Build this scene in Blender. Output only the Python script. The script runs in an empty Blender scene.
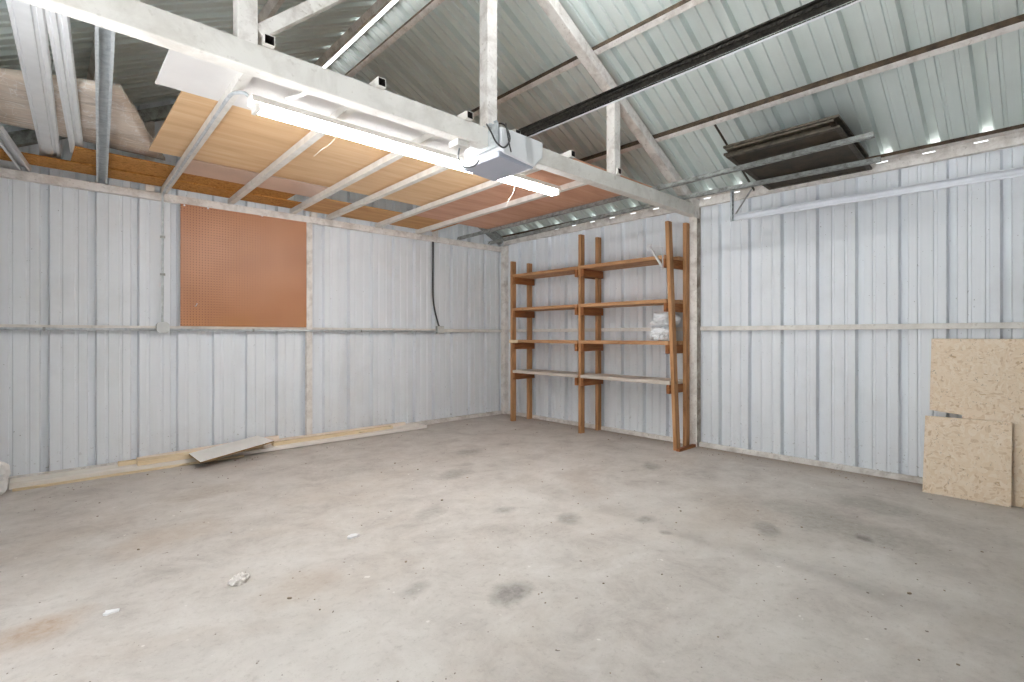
import bpy, bmesh, math, random
from mathutils import Vector, Matrix, noise
random.seed(7)
S = bpy.context.scene
COL = S.collection

# ------------------------------------------------------------------ materials
def lin(c):
    c /= 255.0
    return c / 12.92 if c <= 0.04045 else ((c + 0.055) / 1.055) ** 2.4
def rgb(r, g, b): return (lin(r), lin(g), lin(b), 1.0)

class NT:
    def __init__(s, name):
        s.m = bpy.data.materials.new(name); s.m.use_nodes = True
        s.t = s.m.node_tree; s.b = s.t.nodes['Principled BSDF']
        s.co = None
    def n(s, kind, **kw):
        nd = s.t.nodes.new(kind)
        for k, v in kw.items():
            if k.startswith('i_'):
                nd.inputs[k[2:].replace('_', ' ')].default_value = v
            else: setattr(nd, k, v)
        return nd
    def l(s, a, b): s.t.links.new(a, b)
    def coords(s, scale=(1, 1, 1), rot=(0, 0, 0), loc=(0, 0, 0)):
        tc = s.n('ShaderNodeTexCoord'); mp = s.n('ShaderNodeMapping')
        mp.inputs['Scale'].default_value = scale; mp.inputs['Rotation'].default_value = rot; mp.inputs['Location'].default_value = loc
        s.l(tc.outputs['Object'], mp.inputs['Vector']); return mp.outputs['Vector']
    def noise(s, vec, scale, detail=4, rough=.55, dist=0):
        nd = s.n('ShaderNodeTexNoise'); nd.inputs['Scale'].default_value = scale; nd.inputs['Detail'].default_value = detail
        nd.inputs['Roughness'].default_value = rough; nd.inputs['Distortion'].default_value = dist
        s.l(vec, nd.inputs['Vector']); return nd.outputs['Fac']
    def ramp(s, fac, stops, interp='LINEAR'):
        nd = s.n('ShaderNodeValToRGB'); cr = nd.color_ramp; cr.interpolation = interp
        while len(cr.elements) < len(stops): cr.elements.new(.5)
        for e, (p, c) in zip(cr.elements, stops):
            e.position = p; e.color = c if not isinstance(c, (int, float)) else (c, c, c, 1)
        s.l(fac, nd.inputs['Fac']); return nd.outputs['Color']
    def mix(s, fac, a, b, mode='MIX'):
        nd = s.n('ShaderNodeMix', data_type='RGBA', blend_type=mode)
        for sock, v in ((nd.inputs[0], fac), (nd.inputs[6], a), (nd.inputs[7], b)):
            if isinstance(v, (int, float, tuple)): sock.default_value = v
            else: s.l(v, sock)
        return nd.outputs[2]
    def math(s, op, a, b=0.0, clamp=False):
        nd = s.n('ShaderNodeMath', operation=op); nd.use_clamp = clamp
        for sock, v in ((nd.inputs[0], a), (nd.inputs[1], b)):
            if isinstance(v, (int, float)): sock.default_value = v
            else: s.l(v, sock)
        return nd.outputs[0]
    def sep(s, vec):
        nd = s.n('ShaderNodeSeparateXYZ'); s.l(vec, nd.inputs[0]); return nd.outputs
    def bump(s, h, strength=.2, dist=.01):
        nd = s.n('ShaderNodeBump'); nd.inputs['Strength'].default_value = strength; nd.inputs['Distance'].default_value = dist
        s.l(h, nd.inputs['Height']); s.l(nd.outputs['Normal'], s.b.inputs['Normal'])
    def done(s, color, rough=.6, metal=0.0, spec=.5):
        if isinstance(color, tuple): s.b.inputs['Base Color'].default_value = color
        else: s.l(color, s.b.inputs['Base Color'])
        if isinstance(rough, (int, float)): s.b.inputs['Roughness'].default_value = rough
        else: s.l(rough, s.b.inputs['Roughness'])
        s.b.inputs['Metallic'].default_value = metal
        s.b.inputs['Specular IOR Level'].default_value = spec
        return s.m

def m_plain(name, c, rough=.6, metal=0., var=.06, scale=9, spec=.5):
    k = NT(name); v = k.coords()
    f = k.noise(v, scale, 5)
    d = tuple(x * (1 - var * 2.2) for x in c[:3]) + (1,); u = tuple(min(1, x * (1 + var)) for x in c[:3]) + (1,)
    return k.done(k.ramp(f, [(.3, d), (.7, u)]), rough, metal, spec)

def m_wood(name, a, b, c, axis='x', scale=1., rough=.65, knots=True):
    k = NT(name)
    sc = {'x': (1.2, 14, 14), 'y': (14, 1.2, 14), 'z': (14, 14, 1.2)}[axis]
    v = k.coords(tuple(x * scale for x in sc))
    f = k.noise(v, 2.2, 6, .6, .8)
    col = k.ramp(f, [(.28, a), (.5, b), (.72, c)])
    if knots:
        kn = k.noise(k.coords(tuple({'x': (3, 10, 10), 'y': (10, 3, 10), 'z': (10, 10, 3)}[axis])), 1.6, 3)
        dark = tuple(x * .35 for x in a[:3]) + (1,)
        col = k.mix(k.ramp(kn, [(.68, 0.0), (.78, 1.0)]), col, dark)
    k.bump(f, .15, .002)
    return k.done(col, rough, 0, .3)

def m_osb(name, lo, mid, hi):
    k = NT(name)
    base = k.coords()
    wob = k.n('ShaderNodeTexNoise'); wob.inputs['Scale'].default_value = 6; k.l(base, wob.inputs['Vector'])
    add = k.n('ShaderNodeVectorMath', operation='MULTIPLY_ADD'); k.l(wob.outputs['Color'], add.inputs[0]); add.inputs[1].default_value = (.12, .12, .12); k.l(base, add.inputs[2])
    outs = []
    for rot, sc in (((.4, .6, .5), (34, 34, 95)), ((1.1, -.5, 1.9), (30, 85, 36)), ((-.8, .9, .3), (75, 32, 30))):
        mp = k.n('ShaderNodeMapping'); mp.inputs['Rotation'].default_value = rot; mp.inputs['Scale'].default_value = sc
        k.l(add.outputs[0], mp.inputs['Vector'])
        vo = k.n('ShaderNodeTexVoronoi'); vo.inputs['Scale'].default_value = 1.0; k.l(mp.outputs['Vector'], vo.inputs['Vector'])
        outs.append(vo)
    g1 = k.ramp(outs[0].outputs['Color'], [(.0, lo), (.35, mid), (1, hi)])
    g2 = k.ramp(outs[1].outputs['Color'], [(.0, lo), (.25, mid), (1, hi)])
    g3 = k.ramp(outs[2].outputs['Color'], [(.0, lo), (.2, mid), (1, hi)])
    sel = k.noise(base, 14, 2)
    col = k.mix(k.ramp(sel, [(.47, 0.), (.5, 1.)]), g1, g2)
    sel2 = k.noise(k.coords(loc=(3, 5, 1)), 11, 2)
    col = k.mix(k.ramp(sel2, [(.5, 0.), (.53, 1.)]), col, g3)
    dk = k.noise(k.coords((30, 30, 30), (.5, .7, .2)), 1.6, 3, .6, 1.5)
    col = k.mix(k.ramp(dk, [(.64, 0.), (.7, .75)]), col, tuple(x * .45 for x in lo[:3]) + (1,))
    k.bump(outs[0].outputs['Distance'], .25, .003)
    return k.done(col, .75, 0, .2)

def m_sheet(name, c, along, rough=.42, metal=.0, dirt=True, streak=(7, 7, .35)):
    # painted / galvanised profiled sheet: long faint streaks, soft mottling, specks of dirt low down
    k = NT(name)
    v = k.coords(streak)
    f = k.noise(v, 1.4, 5, .6)
    d = tuple(x * .96 for x in c[:3]) + (1,); u = tuple(min(1, x * 1.02) for x in c[:3]) + (1,)
    col = k.ramp(f, [(.3, d), (.62, u)])
    g = k.noise(k.coords(), 1.1, 6, .65)
    col = k.mix(k.ramp(g, [(.5, 0.), (.75, .22)]), col, rgb(168, 166, 160))
    if dirt:
        z = k.sep(k.coords())[2]
        low = k.math('SUBTRACT', 1.0, k.math('DIVIDE', z, .55, True), True)
        sp = k.noise(k.coords(), 34, 3, .6)
        m = k.math('MULTIPLY', k.ramp(sp, [(.63, 0.), (.70, 1.)]), k.math('POWER', low, 2.6))
        col = k.mix(k.math('MULTIPLY', m, .8), col, rgb(110, 92, 72))
        sp2 = k.noise(k.coords(loc=(4, 4, 4)), 55, 2, .5)
        col = k.mix(k.math('MULTIPLY', k.ramp(sp2, [(.72, 0.), (.76, 1.)]), .6), col, rgb(95, 88, 78))
    rr = k.ramp(g, [(.3, rough), (.8, min(1, rough + .15))])
    return k.done(col, rr, metal, .5)

def m_grime(name, base, dirt, amount=.5, scale=12, rough=.7, metal=0.):
    k = NT(name); v = k.coords()
    f = k.noise(v, scale, 6, .65, .4)
    col = k.ramp(f, [(.5 - .25 * amount, base), (.5 + .3 * (1 - amount), dirt)])
    g = k.noise(v, scale * 5, 3)
    col = k.mix(k.ramp(g, [(.62, 0.), (.7, .7)]), col, dirt)
    return k.done(col, rough, metal, .35)

def m_emit(name, c, strength):
    k = NT(name); k.b.inputs['Emission Color'].default_value = c; k.b.inputs['Emission Strength'].default_value = strength
    return k.done(c, .4)

WALL = m_sheet('painted_wall_sheet', rgb(228, 232, 236), 'z', .38, .0)
ROOF = m_sheet('roof_sheet', rgb(216, 225, 222), 'z', .3, .15, False, (.5, 6, .5))
ROOF_L = m_sheet('roof_sheet_far_slope', rgb(216, 225, 222), 'z', .3, .15, False, (.5, 6, .5))
WHITE = m_grime('white_steel_paint', rgb(226, 223, 217), rgb(200, 195, 187), .2, 5, .5)
WHITE_OLD = m_grime('worn_white_steel_paint', rgb(232, 228, 223), rgb(186, 177, 169), .22, 8, .6)
GRIME_SHADE = m_grime('rusty_grime', rgb(96, 80, 64), rgb(52, 42, 34), .5, 14, .85)
GALV = m_grime('galvanised_steel', rgb(204, 209, 211), rgb(172, 179, 183), .4, 22, .42, .3)
GALV_D = m_grime('dull_galvanised_steel', rgb(172, 175, 172), rgb(120, 120, 114), .4, 18, .5, .4)
SILVER = m_plain('pale_track_steel', rgb(226, 229, 234), .4, .15, .03)
TRIMW = m_plain('white_trim_metal', rgb(226, 228, 230), .4, .0, .03)
DARKSTEEL = m_grime('oily_dark_steel', rgb(70, 66, 60), rgb(30, 28, 26), .55, 40, .5, .5)
OPENW = m_plain('opener_white_enamel', rgb(228, 230, 232), .4, 0, .02)
OPENL = m_plain('opener_grey_plastic', rgb(168, 172, 184), .35, 0, .02)
CABLE = m_plain('black_cable_rubber', rgb(52, 52, 52), .5, 0, .05)
CABLEG = m_plain('grey_cable', rgb(110, 112, 112), .5, 0, .05)
STRING = m_plain('white_string', rgb(236, 232, 224), .8, 0, .03)
SHELFW = m_wood('stained_pine', rgb(132, 92, 58), rgb(176, 130, 88), rgb(200, 156, 114), 'z')
SHELFY = m_wood('stained_pine_board', rgb(136, 96, 64), rgb(180, 136, 96), rgb(204, 164, 124), 'y')
SHELFD = m_wood('dark_stained_pine', rgb(104, 62, 36), rgb(146, 92, 54), rgb(172, 116, 70), 'x')
SHELFP = m_wood('pale_worn_board', rgb(176, 164, 150), rgb(198, 188, 176), rgb(214, 206, 198), 'y', knots=False)
FRESH = m_wood('fresh_pine', rgb(206, 184, 146), rgb(226, 206, 172), rgb(236, 220, 190), 'x', .6)
FRESHY = m_wood('fresh_pine_block', rgb(206, 184, 146), rgb(230, 210, 176), rgb(238, 222, 192), 'y', .6, knots=False)
PINK = m_wood('primed_pine', rgb(230, 212, 196), rgb(238, 224, 210), rgb(242, 232, 222), 'x', .4, knots=False)
PLANKW = m_wood('white_washed_plank', rgb(222, 214, 204), rgb(232, 226, 217), rgb(240, 235, 228), 'x', .5, knots=False)
PLY = m_wood('plywood', rgb(206, 166, 122), rgb(220, 184, 142), rgb(228, 198, 160), 'x', .33, .55, False)
PLYR = m_wood('reddish_plywood', rgb(190, 138, 110), rgb(206, 156, 128), rgb(216, 172, 146), 'x', .3, .5, False)
OSBD = m_osb('amber_strand_board', rgb(124, 78, 32), rgb(170, 116, 56), rgb(196, 144, 80))
OSBL = m_osb('pale_strand_board', rgb(204, 174, 140), rgb(234, 212, 184), rgb(244, 228, 208))
PINKB = m_plain('pinkish_board', rgb(206, 178, 160), .35, 0, .06, 3)
WHITEB = m_plain('white_board', rgb(226, 224, 222), .45, 0, .03, 3)
FLATW = m_plain('painted_panel', rgb(234, 232, 228), .55, 0, .03, 5)
BROWNEDGE = m_plain('brown_hardboard_core', rgb(140, 106, 60), .8, 0, .1, 20)
SCREENF = m_grime('bronze_frame', rgb(88, 80, 68), rgb(50, 44, 36), .4, 20, .5, .3)
SCREENM = m_grime('dusty_dark_panel', rgb(66, 56, 42), rgb(40, 33, 25), .4, 9, .6)
PLASTIC = m_plain('white_plastic_film', rgb(232, 234, 236), .3, 0, .03, 20)
DARKHOLE = m_plain('dark_tube_inside', rgb(40, 34, 30), .9, 0, .1)
OUTG = m_plain('outside_gravel', rgb(194, 195, 194), .9, 0, .1)
TUBE_L = m_emit('fluorescent_glow_loft', (.98, .985, 1.0, 1), 55.0)
TUBE_R = m_emit('fluorescent_glow_ridge', (.97, .98, 1.0, 1), 8.0)
TUBE_ADDED = m_emit('fluorescent_glow_bay', (.96, .975, 1.0, 1), 95.0)

def m_pegboard():
    k = NT('pegboard_brown')
    v = k.coords()
    x, y, z = k.sep(v)
    def cell(a): return k.math('SUBTRACT', k.math('FRACT', k.math('DIVIDE', a, .0254)), .5)
    cx, cz = cell(x), cell(z)
    r = k.math('SQRT', k.math('ADD', k.math('MULTIPLY', cx, cx), k.math('MULTIPLY', cz, cz)))
    hole = k.math('LESS_THAN', r, .165)
    f = k.noise(v, 2.2, 5)
    col = k.ramp(f, [(.3, rgb(170, 114, 76)), (.65, rgb(190, 134, 96))])
    gold = k.noise(k.coords(loc=(1, 0, 2)), 1.3, 2)
    col = k.mix(k.ramp(gold, [(.58, 0.), (.72, .5)]), col, rgb(184, 128, 72))
    col = k.mix(hole, col, rgb(70, 40, 24))
    return k.done(col, .38, 0, .5)
PEG = m_pegboard()

def m_foil():
    k = NT('plastic_wrapped_tan_slab')
    f = k.noise(k.coords((2, 3, 3)), 2.0, 5, .6, .6)
    col = k.ramp(f, [(.3, rgb(214, 196, 178)), (.7, rgb(232, 218, 202))])
    h = k.noise(k.coords((2.2, 5, 3), (0, 0, .9)), 2.0, 2, .5, .8)
    ridge = k.math('ABSOLUTE', k.math('SUBTRACT', h, .5))
    h2 = k.noise(k.coords((6, 2., 3), (0, 0, .4)), 2.2, 2, .5, .6)
    ridge2 = k.math('ABSOLUTE', k.math('SUBTRACT', h2, .52))
    col = k.mix(k.ramp(ridge, [(.0, .9), (.02, 0.)]), col, rgb(240, 236, 230))  # glints on the plastic creases, painted into the colour by both masks
    col = k.mix(k.ramp(ridge2, [(.0, .6), (.02, 0.)]), col, rgb(244, 240, 236))
    k.bump(h, .5, .02)
    return k.done(col, .2, 0, .6)
FOIL = m_foil()

def m_floor():
    k = NT('worn_concrete')
    v = k.coords()
    big = k.noise(v, .55, 6, .62, .6); mid = k.noise(v, 3.2, 10, .74, .3); fine = k.noise(v, 26, 8, .75); grit = k.noise(v, 140, 3, .6)
    col = k.ramp(mid, [(.3, rgb(164, 156, 149)), (.5, rgb(192, 185, 178)), (.7, rgb(208, 203, 197))])
    col = k.mix(k.ramp(big, [(.42, 0.), (.7, .55)]), col, rgb(210, 205, 199))
    b2 = k.noise(k.coords((1, 1.8, 1), loc=(7, 3, 0)), .8, 6, .65, .4)
    col = k.mix(k.ramp(b2, [(.52, 0.), (.72, .4)]), col, rgb(184, 170, 156))
    col = k.mix(k.ramp(fine, [(.54, 0.), (.72, .45)]), col, rgb(142, 133, 124))
    col = k.mix(k.ramp(grit, [(.62, 0.), (.74, .5)]), col, rgb(140, 130, 118))
    sp = k.noise(k.coords(loc=(2, 9, 0)), 26, 2, .5)
    col = k.mix(k.ramp(sp, [(.725, 0.), (.75, .85)]), col, rgb(96, 82, 70))
    sp = k.noise(k.coords(loc=(12, 1, 0)), 17, 2, .5)
    col = k.mix(k.ramp(sp, [(.73, 0.), (.76, .7)]), col, rgb(226, 222, 216))
    # stains and broad darker streaks in the slab colour
    X, Y, Z = k.sep(v)
    wn = k.n('ShaderNodeTexNoise'); wn.inputs['Scale'].default_value = 5; wn.inputs['Detail'].default_value = 5; k.l(v, wn.inputs['Vector'])
    wx, wy, wz = k.sep(wn.outputs['Color'])
    for (sx, sy, rx, ry, rot, c, a) in FLOOR_MARKS:
        dx = k.math('SUBTRACT', k.math('ADD', X, k.math('MULTIPLY', k.math('SUBTRACT', wx, .5), min(rx, ry) * 1.6)), sx)
        dy = k.math('SUBTRACT', k.math('ADD', Y, k.math('MULTIPLY', k.math('SUBTRACT', wy, .5), min(rx, ry) * 1.6)), sy)
        ca, sa = math.cos(rot), math.sin(rot)
        u = k.math('DIVIDE', k.math('ADD', k.math('MULTIPLY', dx, ca), k.math('MULTIPLY', dy, sa)), rx)
        w = k.math('DIVIDE', k.math('SUBTRACT', k.math('MULTIPLY', dy, ca), k.math('MULTIPLY', dx, sa)), ry)
        d = k.math('SQRT', k.math('ADD', k.math('MULTIPLY', u, u), k.math('MULTIPLY', w, w)))
        m = k.ramp(d, [(.35, a), (1.0, 0.)])
        m = k.math('MULTIPLY', m, k.ramp(fine, [(.3, .45), (.6, 1.)]))
        col = k.mix(m, col, c)
    # brown soil along the right wall
    edge = k.math('SUBTRACT', 1.0, k.math('DIVIDE', k.math('SUBTRACT', 0.0, X), .42), True)
    m = k.math('MULTIPLY', k.math('POWER', edge, 1.1), k.ramp(mid, [(.3, .5), (.6, 1.)]))
    col = k.mix(k.math('MULTIPLY', m, .8), col, rgb(128, 106, 86))
    k.bump(fine, .2, .006)
    return k.done(col, k.ramp(mid, [(.3, .62), (.7, .8)]), 0, .35)

# ------------------------------------------------------------------ mesh helpers
def box(bm, x0, x1, y0, y1, z0, z1, mi=0):
    vs = [bm.verts.new(p) for p in ((x0, y0, z0), (x1, y0, z0), (x1, y1, z0), (x0, y1, z0), (x0, y0, z1), (x1, y0, z1), (x1, y1, z1), (x0, y1, z1))]
    fs = [bm.faces.new([vs[i] for i in q]) for q in ((0, 3, 2, 1), (4, 5, 6, 7), (0, 1, 5, 4), (1, 2, 6, 5), (2, 3, 7, 6), (3, 0, 4, 7))]
    for f in fs: f.material_index = mi
    return fs     # bottom, top, -y, +x, +y, -x

def frame(p, q, up=(0, 0, 1)):
    d = (Vector(q) - Vector(p)).normalized(); u = Vector(up)
    s = d.cross(u)
    if s.length < 1e-4: s = d.cross(Vector((0, 1, 0)))
    s.normalize(); return d, s, s.cross(d).normalized()

def prism(bm, prof, p, q, up=(0, 0, 1), cap=True, closed=True, mi=0):
    """sweep a 2-D profile (side, up) straight from p to q"""
    p, q = Vector(p), Vector(q); d, s, u = frame(p, q, up)
    A = [bm.verts.new(p + s * a + u * b) for a, b in prof]; B = [bm.verts.new(q + s * a + u * b) for a, b in prof]
    n = len(prof); fs = []
    for i in range(n if closed else n - 1):
        j = (i + 1) % n; fs.append(bm.faces.new((A[i], A[j], B[j], B[i])))
    if cap and closed: fs.append(bm.faces.new(A[::-1])); fs.append(bm.faces.new(B))
    for f in fs: f.material_index = mi
    return fs

def bar(bm, p, q, w, h, up=(0, 0, 1), mi=0):
    return prism(bm, [(-w / 2, -h / 2), (w / 2, -h / 2), (w / 2, h / 2), (-w / 2, h / 2)], p, q, up, mi=mi)

def hollow(bm, p, q, w, h, t, up=(0, 0, 1), mi=0, depth=.12):
    """rectangular tube whose ends are open for `depth`"""
    p, q = Vector(p), Vector(q); d, s, u = frame(p, q, up)
    def ring(c, a, b): return [bm.verts.new(c + s * x * a / 2 + u * y * b / 2) for x, y in ((-1, -1), (1, -1), (1, 1), (-1, 1))]
    o0, o1 = ring(p, w, h), ring(q, w, h); i0, i1 = ring(p, w - 2 * t, h - 2 * t), ring(q, w - 2 * t, h - 2 * t)
    e0, e1 = ring(p + d * depth, w - 2 * t, h - 2 * t), ring(q - d * depth, w - 2 * t, h - 2 * t)
    for i in range(4):
        j = (i + 1) % 4
        for a, b, m in ((o0, o1, mi), (i0, o0, mi), (o1, i1, mi), (e0, i0, mi + 1), (i1, e1, mi + 1)):
            bm.faces.new((a[i], a[j], b[j], b[i])).material_index = m
    bm.faces.new(e0).material_index = mi + 1; bm.faces.new(e1[::-1]).material_index = mi + 1

def channel(w, h, t, lip=.012):
    """open-down C profile (side, up)"""
    a, b = w / 2, h / 2
    return [(-a, b), (-a, -b), (-a + lip, -b), (-a + lip, -b + t), (-a + t, -b + t), (-a + t, b - t), (a - t, b - t), (a - t, -b + t), (a - lip, -b + t), (a - lip, -b), (a, -b), (a, b)]

def tube(bm, pts, r, n=8, cap=True, mi=0):
    pts = [Vector(p) for p in pts]; rings = []
    prev = None
    for i, p in enumerate(pts):
        d = (pts[min(i + 1, len(pts) - 1)] - pts[max(i - 1, 0)]).normalized()
        if prev is None:
            s = d.cross(Vector((0, 0, 1)))
            if s.length < 1e-3: s = d.cross(Vector((0, 1, 0)))
        else: s = prev - d * prev.dot(d)
        s.normalize(); prev = s; u = d.cross(s)
        rings.append([bm.verts.new(p + (s * math.cos(2 * math.pi * k / n) + u * math.sin(2 * math.pi * k / n)) * r) for k in range(n)])
    for a, b in zip(rings, rings[1:]):
        for k in range(n):
            f = bm.faces.new((a[k], a[(k + 1) % n], b[(k + 1) % n], b[k])); f.smooth = True; f.material_index = mi
    if cap: bm.faces.new(rings[0][::-1]).material_index = mi; bm.faces.new(rings[-1]).material_index = mi

def curve(pts, n=6):
    """Catmull-Rom through points"""
    P = [Vector(p) for p in pts]; P = [2 * P[0] - P[1]] + P + [2 * P[-1] - P[-2]]; out = []
    for i in range(1, len(P) - 2):
        for k in range(n):
            t = k / n; a, b, c, d = P[i - 1:i + 3]
            out.append(.5 * ((2 * b) + (c - a) * t + (2 * a - 5 * b + 4 * c - d) * t * t + (3 * b - a - 3 * c + d) * t ** 3))
    out.append(P[-2]); return out

def obj(name, bm, mats, parent=None, bevel=0, origin=None, label=None):
    bmesh.ops.recalc_face_normals(bm, faces=bm.faces[:])
    me = bpy.data.meshes.new(name)
    if parent is not None:
        root = parent
        off = Vector((0, 0, 0))
        while root is not None: off += root.location; root = root.parent
        loc = Vector((0, 0, 0))
    else:
        if origin is None:
            xs = [v.co for v in bm.verts]
            off = Vector((sum(c.x for c in xs) / len(xs), sum(c.y for c in xs) / len(xs), min(c.z for c in xs)))
        else: off = Vector(origin)
        loc = off
    bmesh.ops.translate(bm, verts=bm.verts[:], vec=-off)
    bm.to_mesh(me); bm.free()
    for m in (mats if isinstance(mats, (list, tuple)) else [mats]): me.materials.append(m)
    o = bpy.data.objects.new(name, me); COL.objects.link(o); o.location = loc
    if parent is not None: o.parent = parent
    if bevel:
        b = o.modifiers.new('bevel', 'BEVEL'); b.width = bevel; b.segments = 2; b.limit_method = 'ANGLE'
    if label: o['label'] = label
    return o

def tag(o, label, cat, group=None, kind=None):
    o['label'] = label; o['category'] = cat
    if group: o['group'] = group
    if kind: o['kind'] = kind
    return o

def thing(name, label, cat, loc, group=None):
    o = bpy.data.objects.new(name, None); COL.objects.link(o); o.location = loc; o.empty_display_size = .1
    return tag(o, label, cat, group)

def struct(name, bm, mats, bevel=0):
    o = obj(name, bm, mats, origin=(0, 0, 0), bevel=bevel); o['kind'] = 'structure'; return o

def B(): return bmesh.new()

# ------------------------------------------------------------------ dimensions (metres)
W, L = 5.8, 6.4            # room runs x -5.8..0, y -6.4..0; right wall is x = 0, gable wall is y = 0
SL = .515                   # roof slope
def zroof(x): return 2.67 - SL * x if x > -W / 2 else 2.67 + SL * (W + x)
def zpur(x): return zroof(x) - .072
def zraf(x): return zroof(x) - .19      # underside of rafters
RIB = .3048

def profile(u0, u1, centers, majdepth=.05, ha=.034, hb=.022, mind=.008):
    """(u, depth) polyline of a profiled sheet: pans at 0, ribs going outwards"""
    pts = []
    feats = []
    for c in centers:
        feats.append((c, ha, hb, majdepth)); feats.append((c + RIB / 3, .014, .0085, mind)); feats.append((c + 2 * RIB / 3, .014, .0085, mind))
    feats.sort()
    for c, a, b, d in feats:
        if c - a <= u0 + .001 or c + a >= u1 - .001: continue
        if pts and pts[-1][0] > c - a: continue
        pts += [(c - a, 0), (c - b, d), (c + b, d), (c + a, 0)]
    return [(u0, 0)] + pts + [(u1, 0)]

# ------------------------------------------------------------------ floor, walls, roof
DK, MD, BR = rgb(104, 98, 92), rgb(140, 134, 127), rgb(162, 128, 92)
FLOOR_MARKS = [
    (-2.70, -3.61, .13, .10, .3, DK, .55),
    (-3.62, -4.04, .15, .11, .6, DK, .7), (-3.93, -3.72, .10, .07, .2, MD, .6),
    (-2.63, -2.24, .24, .17, .2, MD, .7), (-2.35, -2.05, .1, .08, 0, MD, .5),
    (-2.02, -1.66, .22, .15, .4, MD, .8), (-1.50, -1.66, .12, .10, .4, MD, .6),
    (-1.15, -3.25, .16, .10, .5, MD, .8), (-1.02, -3.75, .2, .09, .9, MD, .4),
    (-1.55, -4.85, .75, .32, 1.15, rgb(150, 143, 134), .75), (-.95, -4.95, .6, .25, 1.2, rgb(146, 140, 132), .6),  # broad darker streaks on the right of the floor, here and below
    (-1.75, -4.35, .7, .3, .9, rgb(160, 148, 136), .6), (-1.95, -4.55, .14, .1, .7, MD, .8), (-1.68, -5.0, .07, .05, .8, DK, .8),
    (-2.35, -3.95, .09, .07, 0, MD, .7), (-2.45, -4.15, .05, .05, 0, DK, .6),
    (-5.22, -2.95, .24, .13, .15, BR, .6), (-4.65, -2.2, .4, .24, .3, rgb(180, 162, 144), .5), (-4.3, -3.3, .26, .17, .5, rgb(174, 156, 138), .45),
    (-3.2, -1.55, .4, .2, .2, MD, .35), (-4.3, -1.35, .35, .22, .3, rgb(164, 152, 138), .6), (-3.3, -2.9, .35, .12, .6, MD, .5),
    (-2.9, -3.2, .12, .08, .2, MD, .7), (-2.05, -3.2, .5, .2, .9, rgb(172, 158, 146), .5),
]
FLOOR = m_floor()
bm = B(); box(bm, -W - .1, .1, -L - .1, .1, -.12, 0); struct('floor', bm, FLOOR)

def wall_sheet(bm, plane, u0, u1, centers, zbot, ztop, flip):
    """plane 'x' : sheet at x=0 going out to +x, u is y. plane 'y': sheet at y=0 out to +y, u is x"""
    pr = profile(u0, u1, centers)
    if plane != 'x0' and zbot > 0:
        xs = sorted(set([u for u, _ in pr] + ([-W / 2] if u0 < -W / 2 < u1 else [])))
    prev = None
    for u, d in pr:
        zt = ztop(u)
        if plane == 'x': a = (d * flip, u, zbot), (d * flip, u, zt)
        else: a = (u, d * flip, zbot), (u, d * flip, zt)
        cur = [bm.verts.new(a[0]), bm.verts.new(a[1])]
        if prev: bm.faces.new((prev[0], cur[0], cur[1], prev[1]))
        prev = cur
def solid(o, t=.0015, off=1):
    m = o.modifiers.new('sheet', 'SOLIDIFY'); m.thickness = t; m.offset = off
    return o

RIGHT_RIBS = [-(3.352 + .024 + RIB * k) for k in range(-12, 11)]
bm = B(); wall_sheet(bm, 'x', -L, 0, RIGHT_RIBS, 0, lambda u: 2.628, 1)
for v in bm.verts: v.co.x += .001
struct('wall_right', bm, WALL)
bm = B()
wall_sheet(bm, 'y', -W, -3.0, [-(5.1666 + .02 - RIB * k) for k in range(-4, 9)], 0, lambda u: zroof(u) + .03, 1)
wall_sheet(bm, 'y', -3.0, 0, [-(2.82 + .02 - RIB * k) for k in range(-2, 11)], 0, lambda u: zroof(u) + .03, 1)
for v in bm.verts: v.co.y += .001
struct('wall_left', bm, WALL)
# rear wall with an open side doorway added out of view to let daylight in (behind the camera's left shoulder)
DY0, DY1, DZ = -5.9, -2.7, 2.2
bm = B()
wall_sheet(bm, 'x', -L, DY0, RIGHT_RIBS, 0, lambda u: 2.66, -1)
wall_sheet(bm, 'x', DY1, 0, RIGHT_RIBS, 0, lambda u: 2.66, -1)
wall_sheet(bm, 'x', DY0, DY1, RIGHT_RIBS, DZ, lambda u: 2.66, -1)
for v in bm.verts: v.co.x += -W - .001
struct('wall_rear', bm, WALL)
bm = B()
box(bm, -W - .04, -W + .05, DY0 - .06, DY0, 0, DZ + .06); box(bm, -W - .04, -W + .05, DY1, DY1 + .06, 0, DZ + .06); box(bm, -W - .04, -W + .05, DY0, DY1, DZ, DZ + .06)
struct('trim_1', bm, WHITE_OLD, .004)  # frame of the added doorway, never in view
bm = B(); box(bm, -W - 9, -W - .1, -L - 5, 3, -.2, -.03); o = struct('ground', bm, OUTG)  # unseen ground added to bounce sunlight in through the doorway
bm = B()
wall_sheet(bm, 'y', -W, 0, [-(5.1 - RIB * k) for k in range(-3, 18)], 0, lambda u: zroof(u) + .03, -1)
for v in bm.verts: v.co.y += -L - .001
struct('wall_front', bm, WALL)
# sectional door the tracks and the opener belong to, closed, behind the camera
bm = B()
for i in range(4): box(bm, -5.2, -.35, -L + .012, -L + .06, .02 + i * .54, .02 + i * .54 + .53)
o = struct('door_1', bm, m_plain('dark_door_paint', rgb(92, 84, 76), .6), .006)

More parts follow.
